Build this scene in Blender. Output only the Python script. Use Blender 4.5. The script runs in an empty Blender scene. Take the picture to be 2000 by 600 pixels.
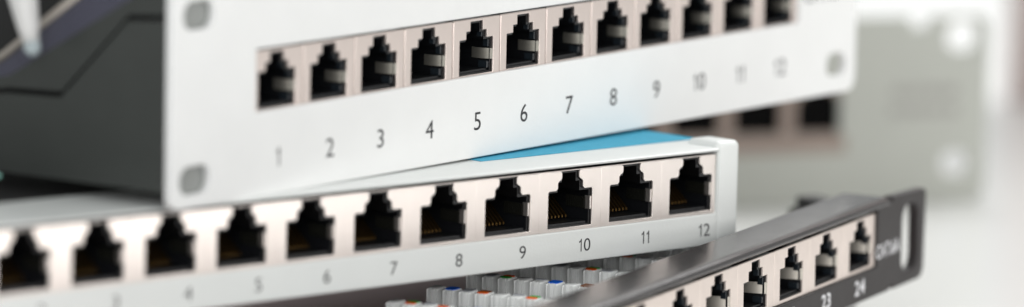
import bpy, bmesh, math, random
from mathutils import Matrix, Vector
random.seed(7)
C = bpy.context.scene.collection
SC = bpy.context.scene
MM = 0.001

# ------------------------------------------------------------------ camera
cam_d = bpy.data.cameras.new('camera')
cam = bpy.data.objects.new('camera', cam_d); C.objects.link(cam)
Wc = Matrix(((0.99974485, -0.02258845, 0.0),
             (0.00291767, 0.12913362, -0.99162291),
             (0.02239922, 0.99136990, 0.12916658)))
m = Wc.to_4x4(); m.translation = Vector((0, 0, 0.192))
cam.matrix_world = m
cam_d.sensor_width = 36.0
cam_d.lens = 9643.4 / 2000 * 36
cam_d.shift_x = 0.0086
cam_d.shift_y = -0.0505
cam_d.clip_start = 0.05; cam_d.clip_end = 50
cam_d.dof.use_dof = True
cam_d.dof.focus_distance = 1.026
cam_d.dof.aperture_fstop = 7.2
SC.camera = cam

# ------------------------------------------------------------------ light
w = bpy.data.worlds.new('World'); SC.world = w; w.use_nodes = True
w.node_tree.nodes['Background'].inputs[0].default_value = (0.97, 1.0, 0.99, 1)
w.node_tree.nodes['Background'].inputs[1].default_value = 0.50
SC.view_settings.view_transform = 'Standard'
SC.view_settings.look = 'None'
SC.view_settings.exposure = 0.0
SC.view_settings.gamma = 1.0

def area(name, loc, target, sx, sy, power, col):
    l = bpy.data.lights.new(name, 'AREA'); l.shape = 'RECTANGLE'
    l.size = sx; l.size_y = sy; l.energy = power; l.color = col
    o = bpy.data.objects.new(name, l); C.objects.link(o)
    o.location = loc
    o.rotation_euler = (Vector(target) - Vector(loc)).to_track_quat('-Z', 'Y').to_euler()
    return o
area('softbox_light', (1.15, 0.56, 0.27), (0.0, 1.0, 0.04), 0.46, 0.50, 5.2, (1.0, 0.965, 0.94))
area('front_light', (-0.10, 0.02, 0.36), (0.03, 1.0, 0.02), 0.55, 0.55, 4.2, (1.0, 1.0, 1.0))
area('overhead_light', (0.45, 1.95, 1.0), (0.25, 1.5, 0.0), 1.0, 0.7, 6.2, (1.0, 1.0, 1.0)).data.spread = math.radians(95)

# ------------------------------------------------------------------ materials
def mat(name, col, rough=0.5, metal=0.0, bump=0.0, bscale=400.0, var=0.0, vscale=60.0, spec=0.5, rvar=0.0, coat=0.0, aniso=None):
    mt = bpy.data.materials.new(name); mt.use_nodes = True
    nt = mt.node_tree; b = nt.nodes['Principled BSDF']
    b.inputs['Base Color'].default_value = (*col, 1)
    b.inputs['Roughness'].default_value = rough
    b.inputs['Metallic'].default_value = metal
    b.inputs['Specular IOR Level'].default_value = spec
    b.inputs['Coat Weight'].default_value = coat
    tc = nt.nodes.new('ShaderNodeTexCoord')
    src = tc.outputs['Object']
    if aniso:
        mp = nt.nodes.new('ShaderNodeMapping'); mp.inputs['Scale'].default_value = aniso
        nt.links.new(src, mp.inputs['Vector']); src = mp.outputs[0]
    if var or rvar:
        n = nt.nodes.new('ShaderNodeTexNoise'); n.inputs['Scale'].default_value = vscale
        n.inputs['Detail'].default_value = 5
        nt.links.new(src, n.inputs['Vector'])
        if var:
            r = nt.nodes.new('ShaderNodeMapRange')
            r.inputs['From Min'].default_value = .3; r.inputs['From Max'].default_value = .7
            r.inputs['To Min'].default_value = 1 - var; r.inputs['To Max'].default_value = 1 + var
            nt.links.new(n.outputs[0], r.inputs['Value'])
            mx = nt.nodes.new('ShaderNodeVectorMath'); mx.operation = 'SCALE'
            mx.inputs[0].default_value = col
            nt.links.new(r.outputs[0], mx.inputs['Scale'])
            nt.links.new(mx.outputs[0], b.inputs['Base Color'])
        if rvar:
            r = nt.nodes.new('ShaderNodeMapRange')
            r.inputs['From Min'].default_value = .3; r.inputs['From Max'].default_value = .7
            r.inputs['To Min'].default_value = max(0.02, rough - rvar); r.inputs['To Max'].default_value = rough + rvar
            nt.links.new(n.outputs[0], r.inputs['Value'])
            nt.links.new(r.outputs[0], b.inputs['Roughness'])
    if bump:
        n2 = nt.nodes.new('ShaderNodeTexNoise'); n2.inputs['Scale'].default_value = bscale
        n2.inputs['Detail'].default_value = 3
        nt.links.new(src, n2.inputs['Vector'])
        bp = nt.nodes.new('ShaderNodeBump'); bp.inputs['Strength'].default_value = bump
        bp.inputs['Distance'].default_value = 0.0002
        nt.links.new(n2.outputs[0], bp.inputs['Height'])
        nt.links.new(bp.outputs[0], b.inputs['Normal'])
    return mt

M_WHITE = mat('white_powder_coat', (.81, .815, .81), .6, bump=.3, bscale=1600, var=.015, vscale=90, spec=.25)
M_WHITE2 = mat('pale_grey_paint', (.76, .78, .765), .40, bump=.2, bscale=1600, var=.015, vscale=80)
M_GREY = mat('dark_grey_steel', (.036, .040, .037), .42, metal=.0, bump=.3, bscale=900, var=.06, vscale=120)
M_MIDGREY = mat('mid_grey_paint', (.27, .28, .27), .5)
M_PURP = mat('blue_reflection_fold', (.13, .13, .18), .35, bump=.2, bscale=700)
M_EDGE = mat('raw_steel_edge', (.42, .38, .34), .4, metal=.6)
M_NICK = mat('nickel_shield', (.75, .655, .61), .34, metal=.85, var=.02, vscale=180, rvar=.03)
M_NICKB = mat('bright_nickel_shield', (.80, .735, .695), .33, metal=.9, var=.015, vscale=180)
M_TIN = mat('tin_shield', (.78, .69, .635), .5, metal=.45, bump=.1, bscale=900, var=.03, vscale=250)
M_TAB = mat('spring_metal', (.30, .285, .25), .38, metal=.7, var=.08, vscale=300)
M_TABC = mat('tin_spring', (.56, .52, .46), .45, metal=.6)
M_GOLD = mat('gold_contact', (.11, .065, .022), .5, metal=1.0)
M_PLAST = mat('black_plastic', (.006, .0065, .008), .4, bump=.2, bscale=900)
M_PLASTB = mat('blue_black_plastic', (.012, .017, .022), .35)
M_DARK = mat('black_rear_and_shade', (.010, .010, .010), .6)
M_VOID = mat('matt_black', (.002, .002, .002), .9, spec=.1)
M_BLKMET = mat('glossy_black_metal', (.034, .030, .030), .42, metal=.0, bump=.15, bscale=500, rvar=.04, vscale=60, spec=.25)
M_BLKTOP = mat('smooth_black_metal', (.075, .070, .070), .19, metal=.5, bump=.10, bscale=260, rvar=.04, vscale=45)
M_INK = mat('black_ink', (.015, .015, .018), .5)
M_WINK = mat('white_ink', (.80, .80, .82), .5)
M_BLUE = mat('sky_blue_plastic', (.075, .40, .58), .7, spec=.1, bump=.3, bscale=1800, var=.05, vscale=500)
M_MAUVE = mat('mauve_tray', (.55, .32, .33), .5, bump=.3, bscale=600, var=.08, vscale=60)
M_TEETH = mat('ivory_plastic', (.86, .87, .86), .18, bump=.1, bscale=500, coat=.3)
M_SAGE = mat('grey_green_paint', (.44, .45, .41), .6, bump=.2, bscale=900, var=.04, vscale=30)
M_SAGEI = mat('grey_ink', (.32, .31, .29), .6)
M_BROWN = mat('tan_housing', (.30, .235, .20), .6, var=.08, vscale=40)
M_CABLE = mat('white_sleeve', (.70, .69, .68), .4)
M_CABT = mat('pale_blue_sleeve', (.42, .48, .50), .4)
M_TEAL = mat('teal_sleeve', (.30, .62, .52), .4)
M_TABLE = mat('white_table', (.86, .86, .845), .17, var=.02, vscale=4, bump=.05, bscale=200)
M_PINK = mat('rosy_grey_card', (.50, .42, .40), .6, var=.03, vscale=10)
PAD = {'orange': mat('orange_pad', (1.0, .14, .0), .35), 'green': mat('green_pad', (.02, .42, .05), .35),
       'blue': mat('blue_pad', (.01, .15, .80), .35), 'brown': mat('brown_pad', (.22, .08, .03), .35),
       'grey': mat('grey_pad', (.42, .43, .46), .35)}

# ------------------------------------------------------------------ helpers
def link_mesh(name, me, mt, parent=None):
    o = bpy.data.objects.new(name, me); C.objects.link(o)
    if mt is not None:
        me.materials.clear(); me.materials.append(mt)
    if parent is not None: o.parent = parent
    return o

def rrect(x0, y0, x1, y1, r=0.0, n=5):
    if not isinstance(r, (tuple, list)) and r <= 0: return [(x0, y0), (x1, y0), (x1, y1), (x0, y1)]
    if not isinstance(r, (tuple, list)): r = (r,) * 4
    out = []
    for (cx, cy, a0, rr) in ((x0 + r[0], y0 + r[0], 180, r[0]), (x1 - r[1], y0 + r[1], 270, r[1]),
                             (x1 - r[2], y1 - r[2], 0, r[2]), (x0 + r[3], y1 - r[3], 90, r[3])):
        if rr <= 1e-6: out.append((cx, cy)); continue
        for k in range(n + 1):
            a = math.radians(a0 + 90 * k / n)
            out.append((cx + rr * math.cos(a), cy + rr * math.sin(a)))
    return out

def round_poly(pts, r, n=3):
    out = []; N = len(pts)
    for i in range(N):
        p = Vector(pts[i]); a = Vector(pts[i - 1]); b = Vector(pts[(i + 1) % N])
        da = (a - p); db = (b - p)
        rr = min(r, da.length * .45, db.length * .45)
        p0 = p + da.normalized() * rr; p1 = p + db.normalized() * rr
        for k in range(n + 1):
            t = k / n
            q = p0 * (1 - t) ** 2 + p * 2 * t * (1 - t) + p1 * t * t
            out.append((q.x, q.y))
    return out

def plate_mesh(outer, holes, z0, z1, bev=0.0, bres=2):
    """flat sheet with holes, outline in mm, between z0 and z1 (mm), softened edges"""
    cu = bpy.data.curves.new('tmp', 'CURVE'); cu.dimensions = '2D'; cu.fill_mode = 'BOTH'
    cu.extrude = ((z1 - z0) / 2 - bev) * MM
    cu.bevel_depth = bev * MM; cu.bevel_resolution = bres; cu.offset = -bev * MM
    for loop in [outer] + list(holes):
        sp = cu.splines.new('POLY'); sp.points.add(len(loop) - 1); sp.use_cyclic_u = True
        for p, (x, y) in zip(sp.points, loop): p.co = (x * MM, y * MM, 0, 1)
    o = bpy.data.objects.new('tmp', cu); C.objects.link(o)
    bpy.context.view_layer.update()
    dg = bpy.context.evaluated_depsgraph_get()
    me = bpy.data.meshes.new_from_object(o.evaluated_get(dg))
    bpy.data.objects.remove(o); bpy.data.curves.remove(cu)
    me.transform(Matrix.Translation((0, 0, (z0 + z1) / 2 * MM)))
    return me

def box_bm(bm, x0, x1, y0, y1, z0, z1, bev=0.0, seg=2):
    r = bmesh.ops.create_cube(bm, size=1)
    vs = r['verts']
    for v in vs:
        v.co = Vector(((x0 + x1) / 2 + v.co.x * (x1 - x0), (y0 + y1) / 2 + v.co.y * (y1 - y0), (z0 + z1) / 2 + v.co.z * (z1 - z0))) * MM
    if bev > 0:
        es = list({e for v in vs for e in v.link_edges})
        bmesh.ops.bevel(bm, geom=es, offset=bev * MM, segments=seg, affect='EDGES', profile=.5)

def bm_mesh(bm, smooth=False):
    me = bpy.data.meshes.new('mesh'); bmesh.ops.recalc_face_normals(bm, faces=bm.faces[:])
    bm.to_mesh(me); bm.free()
    if smooth:
        for p in me.polygons: p.use_smooth = True
    return me

def box_mesh(*a, bev=0.0, seg=2):
    bm = bmesh.new(); box_bm(bm, *a, bev=bev, seg=seg); return bm_mesh(bm)

def join(meshes):
    bm = bmesh.new()
    for me in meshes: bm.from_mesh(me)
    return bm_mesh(bm)

def extrude_profile(pts, axis, a0, a1, thick=None):
    """closed profile of points in the plane across `axis` swept from a0 to a1 (mm). axis 'x': pts=(y,z)"""
    bm = bmesh.new(); rings = []
    for a in (a0, a1):
        ring = []
        for p, q in pts:
            co = {'x': (a, p, q), 'y': (p, a, q)}[axis]
            ring.append(bm.verts.new(Vector(co) * MM))
        rings.append(ring)
    n = len(pts)
    for i in range(n):
        bm.faces.new((rings[0][i], rings[0][(i + 1) % n], rings[1][(i + 1) % n], rings[1][i]))
    bm.faces.new(rings[0]); bm.faces.new(rings[1])
    return bm_mesh(bm)

def tube_mesh(pts, radii, n=16):
    bm = bmesh.new(); rings = []
    P = [Vector(p) for p in pts]
    for i, p in enumerate(P):
        t = (P[min(i + 1, len(P) - 1)] - P[max(i - 1, 0)]).normalized()
        s = t.orthogonal().normalized() if i == 0 else (s - t * s.dot(t)).normalized()
        u = t.cross(s)
        rings.append([bm.verts.new((p + (s * math.cos(a) + u * math.sin(a)) * radii[i]) * MM) for a in [2 * math.pi * k / n for k in range(n)]])
    for a, b in zip(rings, rings[1:]):
        for k in range(n): bm.faces.new((a[k], a[(k + 1) % n], b[(k + 1) % n], b[k]))
    bm.faces.new(rings[0]); bm.faces.new(rings[-1])
    return bm_mesh(bm, True)

def smooth_by_angle(me, deg=35):
    for p in me.polygons: p.use_smooth = True
    bm = bmesh.new(); bm.from_mesh(me)
    for e in bm.edges:
        if len(e.link_faces) == 2 and e.calc_face_angle(0) > math.radians(deg): e.smooth = False
    bm.to_mesh(me); bm.free()
    return me

def text_mesh(s, size_mm, thick=.04, bold=0.0, xs=1.0):
    """lettering as a thin mesh, capital height size_mm; the figure 1 is drawn with a flag as in the photograph"""
    parts = []; xcur = 0.0
    for ch in s:
        if ch == '1':
            st = .105 + bold / size_mm * 2
            L = [(.36 - st, 0), (.36, 0), (.36, 1), (.36 - st * .8, 1), (.23, .88), (.09, .80), (.09, .69), (.20, .735), (.36 - st, .82)]
            me = plate_mesh([(x * size_mm, y * size_mm) for x, y in L], [], -thick / 2, thick / 2)
            adv = .56
            for v in me.vertices: v.co.x += xcur * MM
            xcur += adv * size_mm; parts.append(me); continue
        cu = bpy.data.curves.new('tmp', 'FONT'); cu.body = ch
        cu.align_x = 'LEFT'; cu.size = size_mm * MM * 1.37
        cu.extrude = thick * MM / 2; cu.offset = bold * MM; cu.resolution_u = 5
        o = bpy.data.objects.new('tmp', cu); C.objects.link(o)
        bpy.context.view_layer.update()
        dg = bpy.context.evaluated_depsgraph_get()
        me = bpy.data.meshes.new_from_object(o.evaluated_get(dg))
        bpy.data.objects.remove(o); bpy.data.curves.remove(cu)
        xv = [v.co.x for v in me.vertices]; yv = [v.co.y for v in me.vertices]
        x0 = min(xv); wd = max(xv) - x0; y0 = min(yv); hh = max(yv) - y0
        k = 1.0 if ch == '.' else size_mm * MM / hh
        kx = k * (1.12 if ch.isdigit() else 1.0)
        for v in me.vertices: v.co = ((v.co.x - x0) * kx + (xcur + .06 * size_mm) * MM, (v.co.y - y0) * k, v.co.z)
        xcur += wd * kx / MM + .12 * size_mm; parts.append(me)
    me = join(parts)
    xv = [v.co.x for v in me.vertices]; cx = (min(xv) + max(xv)) / 2
    for v in me.vertices: v.co = ((v.co.x - cx) * xs, v.co.y - size_mm * MM / 2, v.co.z)
    return me

def root(name, R, t, label, cat, group=None, scale=1.0):
    o = bpy.data.objects.new(name, None); C.objects.link(o)
    mw = Matrix(R).to_4x4(); mw.translation = Vector(t) * MM
    o.matrix_world = mw @ Matrix.Scale(scale, 4)
    o.empty_display_size = .01
    o['label'] = label; o['category'] = cat
    if group: o['group'] = group
    return o

def tag(o, label, cat, group=None):
    o['label'] = label; o['category'] = cat
    if group: o['group'] = group
    return o

def copy_tree(o, parent, loc=None):
    c = o.copy(); C.objects.link(c); c.parent = parent
    if loc is not None: c.location = loc
    for ch in list(o.children): copy_tree(ch, c)
    return c

def port_outline(W, H, y0, fr, infl=0.0, rad=0.0):
    """stepped socket mouth. fr = (shoulder, step top, step1 half, step2 half) as fractions"""
    s, t, w1, w2 = fr
    h = W / 2 + infl
    pts = [(-h, y0 - (infl if infl > 0 else -infl * -1) * 0 + (0 if infl >= 0 else -infl * .6)), (h, y0 + (0 if infl >= 0 else -infl * .6)),
           (h, y0 + s * H + infl), (w1 * W / 2 + infl, y0 + s * H + infl), (w1 * W / 2 + infl, y0 + t * H + infl),
           (w2 * W / 2 + infl, y0 + t * H + infl), (w2 * W / 2 + infl, y0 + H + infl), (-w2 * W / 2 - infl, y0 + H + infl),
           (-w2 * W / 2 - infl, y0 + t * H + infl), (-w1 * W / 2 - infl, y0 + t * H + infl),
           (-w1 * W / 2 - infl, y0 + s * H + infl), (-h, y0 + s * H + infl)]
    return round_poly(pts, rad, 3) if rad else pts

# ------------------------------------------------------------------ the setting: a white table
bm = bmesh.new(); box_bm(bm, -2500, 2500, -1500, 5000, -30, 0)
table = link_mesh('table', bm_mesh(bm), M_TABLE)
table['kind'] = 'structure'

# ================================================================== panel A : tall white panel on top
RA = ((0.5712, -0.0015, 0.8208), (0.8208, -0.0073, -0.5712), (0.0068, 1.0, -0.003))
A = root('patch_panel', RA, (8.96, 1031.66, 70.54),
         'tall white patch panel with large black numbers, lying on top of the other panels', 'patch panel')
HX = 118.25
def oblong(cx, cy, w, h, r): return rrect(cx - w / 2, cy - h / 2, cx + w / 2, cy + h / 2, r, 6)
def slant(p): return [(x, y - (x + 127) / 253.8 * 1.4 if y < 0 else y) for x, y in p]
winA = rrect(-99.6, -4.85, 101.4, 7.55, .5, 3)
holesA = [oblong(-117.6, 15.8, 9.4, 5.6, 2.7), oblong(-118.3, -16.0, 9.4, 5.6, 2.7), oblong(117.5, 15.9, 8.4, 5.4, 2.6), oblong(118.2, -16.0, 8.4, 5.4, 2.6)]
fp = link_mesh('face_plate', smooth_by_angle(plate_mesh(slant(rrect(-125.8, -21.3, 126.8, 24.2, (2.6, 3.4, 3, 3))), [winA] + holesA, -1.6, 0, .28, 3)), M_WHITE, A)
# sockets
fA = (.67, .82, .61, .37)
pA = 16.866; yA = -4.6
def socket(name, W, H, yb, fr, cell, top, bot, zf, m_shield, tab, gold, rad, outer_parent, lip=False):
    shield = plate_mesh(rrect(-cell / 2, bot, cell / 2, top, .35, 2), [port_outline(W, H, yb, fr, 0, rad)], zf - .55, zf, .14, 2)
    if lip:
        sh, st, w1, w2 = fr
        c = cell / 2
        loop = [(-c, bot), (c, bot), (c, top), (w2*W/2 + .35, top), (w2*W/2, top - .35), (w2*W/2, yb + st*H + .45), (w2*W/2 + .45, yb + st*H),
                (w1*W/2 - .5, yb + st*H), (w1*W/2, yb + st*H - .5), (w1*W/2, yb + sh*H + .45), (w1*W/2 + .45, yb + sh*H), (W/2 - .3, yb + sh*H), (W/2, yb + sh*H - .3),
                (W/2, yb), (-W/2, yb), (-W/2, yb + sh*H - .3), (-W/2 + .3, yb + sh*H), (-w1*W/2 - .45, yb + sh*H), (-w1*W/2, yb + sh*H + .45), (-w1*W/2, yb + st*H - .5),
                (-w1*W/2 + .5, yb + st*H), (-w2*W/2 - .45, yb + st*H), (-w2*W/2, yb + st*H + .45), (-w2*W/2, top - .35), (-w2*W/2 - .35, top), (-c, top)]
        shield = plate_mesh(loop, [], zf - .45, zf, .03, 1)
    s = link_mesh(name, smooth_by_angle(shield), m_shield, outer_parent)
    hs = plate_mesh(rrect(-cell / 2 + .3, bot + .2, cell / 2 - .3, top - .2), [port_outline(W, H, yb, fr, -.45, 0)], zf - 12, zf - .6, 0)
    bk = box_mesh(-cell / 2 + .35, cell / 2 - .35, bot + .3, top - .3, zf - 13.2, zf - 12.02)
    fl = box_mesh(-W / 2 + .6, W / 2 - .6, yb + .05, yb + .75, zf - 11.9, zf - 1.1, bev=.15)
    link_mesh('socket_housing', join([hs, bk, fl]), M_PLAST, s)
    # liner visible just inside the mouth on the far side
    bm = bmesh.new()
    box_bm(bm, W / 2 - .95, W / 2 - .48, yb + fr[0] * H - 2.2, yb + fr[0] * H - .6, zf - 2.0, zf - .75, bev=.08)
    box_bm(bm, fr[2] * W / 2 - .9, fr[2] * W / 2 - .5, yb + fr[0] * H + .1, yb + fr[1] * H - .5, zf - 2.0, zf - .75, bev=.08)
    box_bm(bm, W / 2 - 1.2, W / 2 - .5, yb + .8, yb + 2.2, zf - 3.0, zf - .75, bev=.08)
    if gold: bm.free()
    else: link_mesh('socket_liner', bm_mesh(bm), M_PLASTB, s)
    if tab:
        y0, y1, dz = tab
        pr = []
        # bent spring strip: profile in (x,z), swept in y
        a = [(W / 2 - .05, zf - .1), (W / 2 - .35, zf - .55), (W / 2 - 1.05, zf - dz * .45), (W / 2 - 1.15, zf - dz * .75), (W / 2 - .8, zf - dz)]
        b = [(x + .3, z) for x, z in reversed(a)]
        link_mesh('contact_spring', smooth_by_angle(extrude_profile(a + b, 'y', y0, y1), 50), M_TAB if dz < 6 else M_TABC, s)
    if gold:
        bm = bmesh.new()
        for k in range(8):
            x = -3.57 + k * 1.02
            vs = []
            for (y, z) in ((yb + 1.2, zf - 4.8), (yb + 1.7, zf - 4.8), (yb + 5.2, zf - 9.0), (yb + 4.7, zf - 9.0)):
                vs.append((y, z))
            r0 = [bm.verts.new(Vector((x - .17, y, z)) * MM) for y, z in vs]
            r1 = [bm.verts.new(Vector((x + .17, y, z)) * MM) for y, z in vs]
            for i in range(4): bm.faces.new((r0[i], r0[(i + 1) % 4], r1[(i + 1) % 4], r1[i]))
            bm.faces.new(r0); bm.faces.new(r1)
        link_mesh('contact_pins', bm_mesh(bm), M_GOLD, s)
        bm = bmesh.new()
        for k in range(9):
            z = zf - 1.6 - k * .62
            box_bm(bm, W / 2 - 1.0, W / 2 - .5, yb + 3.3, yb + 5.7, z - .2, z + .2)
        link_mesh('wall_ribs', bm_mesh(bm), M_RIB, s)
        link_mesh('ground_tab', box_mesh(W / 2 - .55, W / 2 - .1, yb + 3.2, yb + 6.0, zf - 1.7, zf - .1, bev=.1), M_NICKB, s)
    return s
M_RIB = mat('grey_comb_plastic', (.010, .010, .008), .6, spec=.08)
sA = socket('network_socket', 12.0, 11.05, yA, fA, pA - .22, 7.05, -6.2, -1.0, M_NICK, (yA + 2.65, yA + 4.85, 4.9), False, 0, A)
for i in range(12):
    x = (.993 + (i - 5.5) * pA) * MM
    if i == 0: sA.location = (x, 0, 0)
    else: copy_tree(sA, A, (x, 0, 0))
# numbers
nxA = {1: -92.6}
for i in range(12):
    o = link_mesh('printed_number', text_mesh(str(i + 1), 3.75, bold=-.015), M_INK, A)
    o.location = ((.993 + (i - 5.5) * pA - (.6 if i < 9 else .2)) * MM, -14.25 * MM, .035 * MM)
o = link_mesh('printed_marking', text_mesh('CAT.6', 3.6, bold=.02), M_INK, A); o.location = (110.6 * MM, 1.3 * MM, .035 * MM)
# rear of panel A : dark steel tray with a sloping side, seam and folded upper edge
Zb = -75
side = [(-1.62, -17.9), (Zb, -17.9), (Zb, -14.0), (-41.7, 1.0), (-10.6, 22.0), (-1.62, 22.6)]
def prism_x(pts, x0, x1): return extrude_profile([(y, z) for z, y in pts], 'x', x0, x1)
def xface(name, pts, x0, x1, mt):
    return link_mesh(name, prism_x(pts, x0, x1), mt, A)
# lower overlapping leaf (below the seam) and upper leaf set 0.8 mm behind it
low = [(-1.62, -17.9), (Zb, -17.9), (Zb, -9.0), (-41.9, -2.4), (-27.6, -1.9), (-11.2, 14.4), (-1.62, 15.1)]
xface('side_wall', low, -125.5, -124.4, M_GREY)
up = [(-1.62, 16.2), (-11.7, 15.5), (-28.3, -.9), (-41.9, -1.3), (Zb, -7.9), (Zb, -6), (-41.7, 1.0), (-10.6, 19.0), (-1.62, 22.6)]
xface('upper_side_leaf', up, -124.3, -123.5, M_GREY)
# folded bevel above the slope, leaning inwards; bluish reflection painted into its colour
bm = bmesh.new()
fo = [(-60, -9.9, -9.0 + 2.0), (-41.7, .95, 3.6), (-10.6, 18.95, 26.0)]
vo = [bm.verts.new(Vector((-124.2, y, z)) * MM) for z, y, _ in fo]
vi = [bm.verts.new(Vector((-122.6, y2, z - 2.5)) * MM) for z, _, y2 in fo]
for i in range(2): bm.faces.new((vo[i], vo[i + 1], vi[i + 1], vi[i]))
r = bmesh.ops.solidify(bm, geom=bm.faces[:], thickness=.5 * MM)
link_mesh('folded_flange', bm_mesh(bm), M_PURP, A)
link_mesh('flange_edge', tube_mesh([(-121.8, -6.3, -63), (-121.8, 4.6, -44.7), (-121.8, 27.0, -13.5)], [1.0, 1.0, 1.0], 10), M_EDGE, A)
# bottom and rear block inside the tray
link_mesh('tray_base', box_mesh(-124.2, 106, -17.85, -16.6, Zb, -2.45), M_GREY, A)
link_mesh('rear_block', box_mesh(-112, 106, -16.4, 24, Zb + 4, -15.5, bev=.6), M_DARK, A)
link_mesh('mounting_flange', box_mesh(-124.3, -104, -20.0, 21, -2.4, -1.65), M_MIDGREY, A)

# ================================================================== panel B : slim pale grey panel underneath
RB = ((0.7185, 0.0015, 0.6956), (0.6955, 0.0073, -0.7185), (-0.0061, 1.0, 0.0042))
B = root('patch_panel', RB, (40.35, 1034.44, 34.47),
         'slim pale grey patch panel with bright metal sockets, below the tall white panel', 'patch panel')
pB = 17.95; xl = -222; xr = 14.7
winB = rrect(xl + 12, -.75, 7.5, 12.6, .4, 3)
# front face : lower strip + window, closed at the top by the lid lip
fpB = link_mesh('face_plate', smooth_by_angle(plate_mesh(rrect(xl, -7.5, 8.0, 13.2, (1, 0, 0, 1)), [winB], -1.6, 0, .3, 3)), M_WHITE2, B)
# right end cap, one rounded upright that rises above the lid
cap = bmesh.new()
box_bm(cap, 7.6, xr, -7.5, 14.5, -9.5, .06, bev=1.35, seg=5)
link_mesh('end_cap', smooth_by_angle(bm_mesh(cap), 25), M_WHITE2, B)
cap = bmesh.new()
box_bm(cap, xl - 6, xl - .02, -7.5, 14.5, -46, .06, bev=1.35, seg=5)
link_mesh('end_cap', smooth_by_angle(bm_mesh(cap), 25), M_WHITE2, B)
# lid with a rolled front lip that stands slightly proud
lidp = [(12.65, .5), (12.8, .68), (13.1, .72), (13.24, .5), (13.3, 0), (13.3, -22), (12.75, -22), (12.75, .0)]
link_mesh('lid', smooth_by_angle(extrude_profile(lidp, 'x', xl + .05, 7.3), 50), M_WHITE2, B)
link_mesh('shade_black_cover', box_mesh(xl + 1, 13, -8.9, 13.2, -72, -22.05, bev=.3), M_DARK, B)  # black colour stands in for the shade under the tall panel's tray
link_mesh('side_wall', box_mesh(7.6, 14.5, -7.4, 13.3, -22, -9.0, bev=.2), M_WHITE2, B)
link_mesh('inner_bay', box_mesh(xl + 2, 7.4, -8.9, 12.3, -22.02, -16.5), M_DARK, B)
fB = (.665, .84, .57, .39)
sB = socket('network_socket', 12.78, 11.75, 0.0, fB, pB - .004, 11.75, -.72, -.35, M_NICKB, None, True, .55, B, lip=True)
for i in range(12):
    x = (i - 11) * pB * MM
    if i == 0: sB.location = (x, 0, 0)
    else: copy_tree(sB, B, (x, 0, 0))
# thin sprung metal lip that runs above the sockets
link_mesh('metal_lip', box_mesh(xl + 13, 7.2, 11.78, 12.0, -.9, -.2, bev=.06), M_NICKB, B)
for i in range(12):
    o = link_mesh('printed_number', text_mesh(str(i + 1), 2.65, bold=-.02), M_INK, B)
    o.location = (((i - 11) * pB + 4.2) * MM, -4.05 * MM, .035 * MM)

# sheet on the lid
bm = bmesh.new(); box_bm(bm, -50, 14.4, 13.32, 13.5, -62, -12.6, bev=.1)
bs = link_mesh('plastic_sheet', bm_mesh(bm), M_BLUE)
mw = Matrix(RB).to_4x4(); mw.translation = Vector((40.35, 1034.44, 34.47)) * MM; bs.matrix_world = mw
tag(bs, 'sky blue plastic sheet lying on the lid of the pale grey panel', 'plastic sheet')

# ================================================================== panel C : slim glossy black panel
RC = ((0.4627, -0.0118, 0.8864), (0.8861, -0.0255, -0.4629), (0.0281, 0.9996, -0.0014))
CC = root('patch_panel', RC, (79.04, 1059.4, 19.02),
          'glossy black patch panel with white numbers, slanting up at the bottom right', 'patch panel', scale=.985)
xL = -236; xR = 34.6
out = [(xL, -7.2), (14.6, -7.2), (15.1, -6.3), (16.9, -6.3), (17.4, -7.2)]
out += [(31.6, -7.2), (33.2, -6.6), (34.2, -5.0)]
out += [(35.0, 11.9), (34.7, 12.7), (33.9, 13.2), (16.2, 13.9), (15.7, 12.9), (14.0, 12.9), (13.5, 13.95), (xL, 13.95)]
winC = rrect(xL + 6, -.7, 7.6, 12.35, .3, 2)
slot = rrect(21.6, -4.4, 30.6, 10.9, 3.2, 6)
link_mesh('face_plate', smooth_by_angle(plate_mesh(out, [winC, slot], -2.5, 0, .3, 3)), M_BLKMET, CC)
# rolled upper edge and flat top flange
arc = [(12.6 , .0)]
prof = [(12.5, .02), (12.6, .5), (12.9, .8), (13.5, .75), (14.0, .3), (14.25, -.5), (14.3, -1.6), (14.3, -10.6), (13.4, -10.6), (13.4, -2.0), (13.1, -1.2), (12.5, -.9)]
link_mesh('top_flange', smooth_by_angle(extrude_profile(prof, 'x', xL, 12.6), 60), M_BLKTOP, CC)
fC = (.64, .83, .60, .36)
sC = socket('network_socket', 12.0, 10.85, 0.0, fC, 18.3 - .01, 11.35, -.65, -.75, M_TIN, (2.75, 5.2, 8.5), False, 0, CC)
for i in range(12):
    x = (i - 11) * 18.3 * MM
    if i == 0: sC.location = (x, 0, 0)
    else: copy_tree(sC, CC, (x, 0, 0))
for i in range(12):
    o = link_mesh('printed_number', text_mesh(str(i + 13), 3.3, bold=.05), M_WINK, CC)
    o.location = (((i - 11) * 18.3 - 1.7) * MM, -3.7 * MM, .035 * MM)
o = link_mesh('printed_marking', text_mesh('CAT.6A', 3.1, bold=.03, xs=.80), M_WINK, CC); o.location = (13.4 * MM, 2.6 * MM, .035 * MM)
link_mesh('rear_tray', box_mesh(xL + 2, 12, -19.2, -3.6, -120, -10.5, bev=.5), M_MAUVE, CC)
link_mesh('circuit_board', box_mesh(xL + 4, 10, -3.5, -2.0, -60, -10.0), M_DARK, CC)
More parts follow.
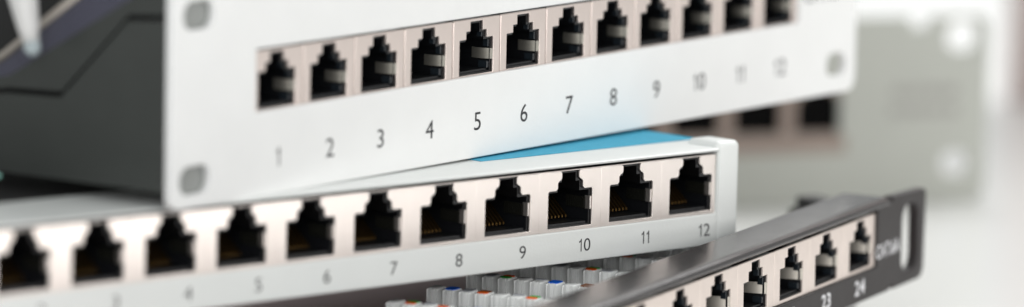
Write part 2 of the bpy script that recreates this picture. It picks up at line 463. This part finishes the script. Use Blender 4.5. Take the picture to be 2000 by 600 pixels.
# punch-down blocks : one ivory comb per socket
def comb(n=10, pz=3.8):
    bm = bmesh.new()
    for k in range(n):
        zc = -54.6 - 1.0 + k * pz
        # ribbed tooth, profile in x,z
        h0, h1 = -2.0, 6.2
        wz = 1.40; xw = 3.6
        pts = [(-xw / 2, zc - wz), (-xw / 2 - .55, zc - wz + .35), (-xw / 2 - .45, zc - .75), (-xw / 2 + .35, zc - .50), (-xw / 2 + .35, zc - .15),
               (-xw / 2 - .45, zc + .1), (-xw / 2 - .35, zc + .6), (-xw / 2 + .3, zc + .85), (-xw / 2 - .05, zc + wz - .3), (-xw / 2 + .4, zc + wz),
               (xw / 2, zc + wz), (xw / 2 + .25, zc), (xw / 2, zc - wz)]
        r0 = [bm.verts.new(Vector((x, h0, z)) * MM) for x, z in pts]
        r1 = [bm.verts.new(Vector((x, h1 - .1, z)) * MM) for x, z in pts]
        r2 = [bm.verts.new(Vector((x * .95, h1 + .2, zc + (z - zc) * .92)) * MM) for x, z in pts]
        r3 = [bm.verts.new(Vector((x * .84, h1 + .3, zc + (z - zc) * .80)) * MM) for x, z in pts]
        N = len(pts)
        for a, b in ((r0, r1), (r1, r2), (r2, r3)):
            for i in range(N): bm.faces.new((a[i], a[(i + 1) % N], b[(i + 1) % N], b[i]))
        bm.faces.new(r3); bm.faces.new(r0)
    box_bm(bm, -1.4, 1.6, -2.0, 1.6, -58.6, -55.6 + n * pz)
    return smooth_by_angle(bm_mesh(bm), 40)
comb_me = comb()
def pad_mesh(half):
    x0, x1 = {'a': (-1.55, .1), 'b': (.15, 1.55), 'f': (-1.5, 1.5)}[half]
    loop = rrect(x0, -1.2, x1, 1.2, .55, 4)
    return extrude_profile(loop, 'y', 6.42, 6.62)
PADS = {(h, c): None for h in 'abf' for c in PAD}
for h, c in PADS:
    me = pad_mesh(h); me.materials.append(PAD[c]); PADS[(h, c)] = me
# marks seen in the photograph, by comb (counting from the far end) and tooth; the rest follow the same wiring code
seen = {3: {5: [('f', 'brown')], },
        2: {}, }
rows_x = [-8.0 - 17.4 * k for k in range(13)]
patt = [None, [('f', 'blue')], [('f', 'grey')], [('a', 'orange'), ('b', 'brown')], None, [('b', 'grey')], [('a', 'orange'), ('b', 'green')], None, [('a', 'green'), ('b', 'orange')], [('f', 'grey')]]
patt2 = [None, [('f', 'grey')], [('a', 'green'), ('b', 'orange')], None, [('b', 'grey')], [('f', 'blue')], None, [('f', 'brown')], None, [('a', 'orange'), ('b', 'green')]]
patt3 = [None, None, None, [('f', 'grey')], None, [('a', 'orange'), ('b', 'green')], [('a', 'grey')], None, [('f', 'blue')], None]
patt4 = [None, [('a', 'orange'), ('b', 'green')], [('b', 'grey')], [('a', 'orange')], None, [('f', 'blue')], [('a', 'green')], None, [('f', 'brown')], None]
for r_i, rx in enumerate(rows_x):
    o = bpy.data.objects.new('terminal_block', comb_me); C.objects.link(o); o.parent = CC
    if not comb_me.materials: comb_me.materials.append(M_TEETH)
    o.location = (rx * MM, 0, 0)
    P = {3: patt3, 4: patt2, 5: patt, 6: patt4}.get(r_i, [patt, patt2, patt3, patt4][r_i % 4])
    for k, marks in enumerate(P):
        if not marks: continue
        for h, c in marks:
            d = bpy.data.objects.new('colour_mark', PADS[(h, c)]); C.objects.link(d); d.parent = o
            d.location = (0, 0, (-55.6 + k * 3.8) * MM)

# black block standing behind the glossy black panel
bm = bmesh.new(); box_bm(bm, -5, 7, -5, 7, 0, 22.5, bev=1.0)
box_bm(bm, -5, 1, -5, 4, 22.6, 25.5, bev=.6)
o = link_mesh('rubber_block', bm_mesh(bm), M_DARK); o.location = Vector((74, 1122, 0)) * MM; o.rotation_euler = (0, 0, .6)
tag(o, 'small black block standing behind the top edge of the glossy black panel', 'block')

# ================================================================== panel D : blurred grey green panel at the back
yw = math.radians(20)
X = Vector((math.cos(yw), math.sin(yw), 0)); Y = Vector((0, 0, 1)); Zv = X.cross(Y)
RD = ((X.x, Y.x, Zv.x), (X.y, Y.y, Zv.y), (X.z, Y.z, Zv.z))
D = root('patch_panel', RD, (82.7, 1278.6, 20.5), 'blurred grey green patch panel standing upright in the background', 'patch panel')
pD = 17.4
outD = [(-215, -20.4), (46.3, -20.4), (48.3, -18.4), (48.3, 26.6), (46.3, 28.6), (31.5, 28.6), (30.2, 25.6), (26.2, 25.6), (24.8, 28.6), (-215, 28.6)]
winD = rrect(-205, -2.2, 5.9, 12.6, .5, 3)
link_mesh('face_plate', smooth_by_angle(plate_mesh(outD, [winD, oblong(40.4, 23.4, 9.0, 8.2, 3.4), oblong(39.4, -10.4, 8.2, 6.8, 3.0)], -1.6, 0, .3, 2)), M_SAGE, D)
sD = link_mesh('network_socket', smooth_by_angle(plate_mesh(rrect(-pD / 2 + .05, -2.4, pD / 2 - .05, 12.5), [port_outline(13.0, 11.6, -1.2, (.74, .88, .8, .5))], -1.0, -.6, .1, 1)), M_BROWN, D)
link_mesh('socket_housing', box_mesh(-7.5, 7.5, -2, 12, -12, -1.4), M_VOID, sD)
for i in range(12):
    x = -i * pD * MM
    if i == 0: sD.location = (x, 0, 0)
    else: copy_tree(sD, D, (x, 0, 0))
link_mesh('label_strip', box_mesh(-205, 7.5, -6.6, -2.4, .02, .5, bev=.1), M_BROWN, D)
link_mesh('rear_tray', box_mesh(-200, 14, -19.5, 20, -70, -12.5, bev=.5), M_SAGE, D)
for (yy, segs) in ((9.0, ((20.5, 25.7), (26.4, 28.9), (29.7, 34.5), (35.3, 39.3))), (3.7, ((19.9, 23.3), (24.1, 30.3), (31.1, 34.9), (35.9, 39.6)))):
    bm = bmesh.new()
    for a, b in segs: box_bm(bm, a, b, yy - 1.2, yy + 1.2, .02, .06)
    link_mesh('printed_marking', bm_mesh(bm), M_SAGEI, D)

# rosy grey card at the right edge
bm = bmesh.new(); box_bm(bm, 0, 260, 0, 3, 0, 330, bev=.5)
o = link_mesh('card_panel', bm_mesh(bm), M_PINK); o.location = Vector((153.8, 1500, 0)) * MM; o.rotation_euler = (0, 0, math.radians(-12))
tag(o, 'blurred rosy grey board standing at the right edge of the picture', 'board')

# cable hanging over the tray of the tall panel, top left corner
mA = Matrix(RA).to_4x4(); mA.translation = Vector((8.96, 1031.66, 70.54)) * MM
cb = link_mesh('cable', tube_mesh([(-128, 36, -38), (-129, 26, -36.2), (-130, 18, -33.6), (-130.8, 11.5, -31.2), (-131, 9.0, -30.4)], [3.4, 3.3, 2.9, 2.1, 1.5]), M_CABLE)
cb.matrix_world = mA
tag(cb, 'white cable end hanging in the top left corner beside the dark tray', 'cable')
tp = link_mesh('sleeve_tip', tube_mesh([(-131, 9.0, -30.4), (-131.1, 7.6, -29.9), (-131.15, 6.6, -29.6)], [1.75, 1.6, .8]), M_CABT, cb)
wr = link_mesh('wire', tube_mesh([(-138, -16.0, -56), (-137, -16.4, -47), (-136, -16.9, -40), (-134.5, -17.0, -35)], [.5, .5, .5, .5]), M_TEAL)
wr.matrix_world = mA
tag(wr, 'thin teal wire end at the left edge beside the bottom of the dark tray', 'wire')
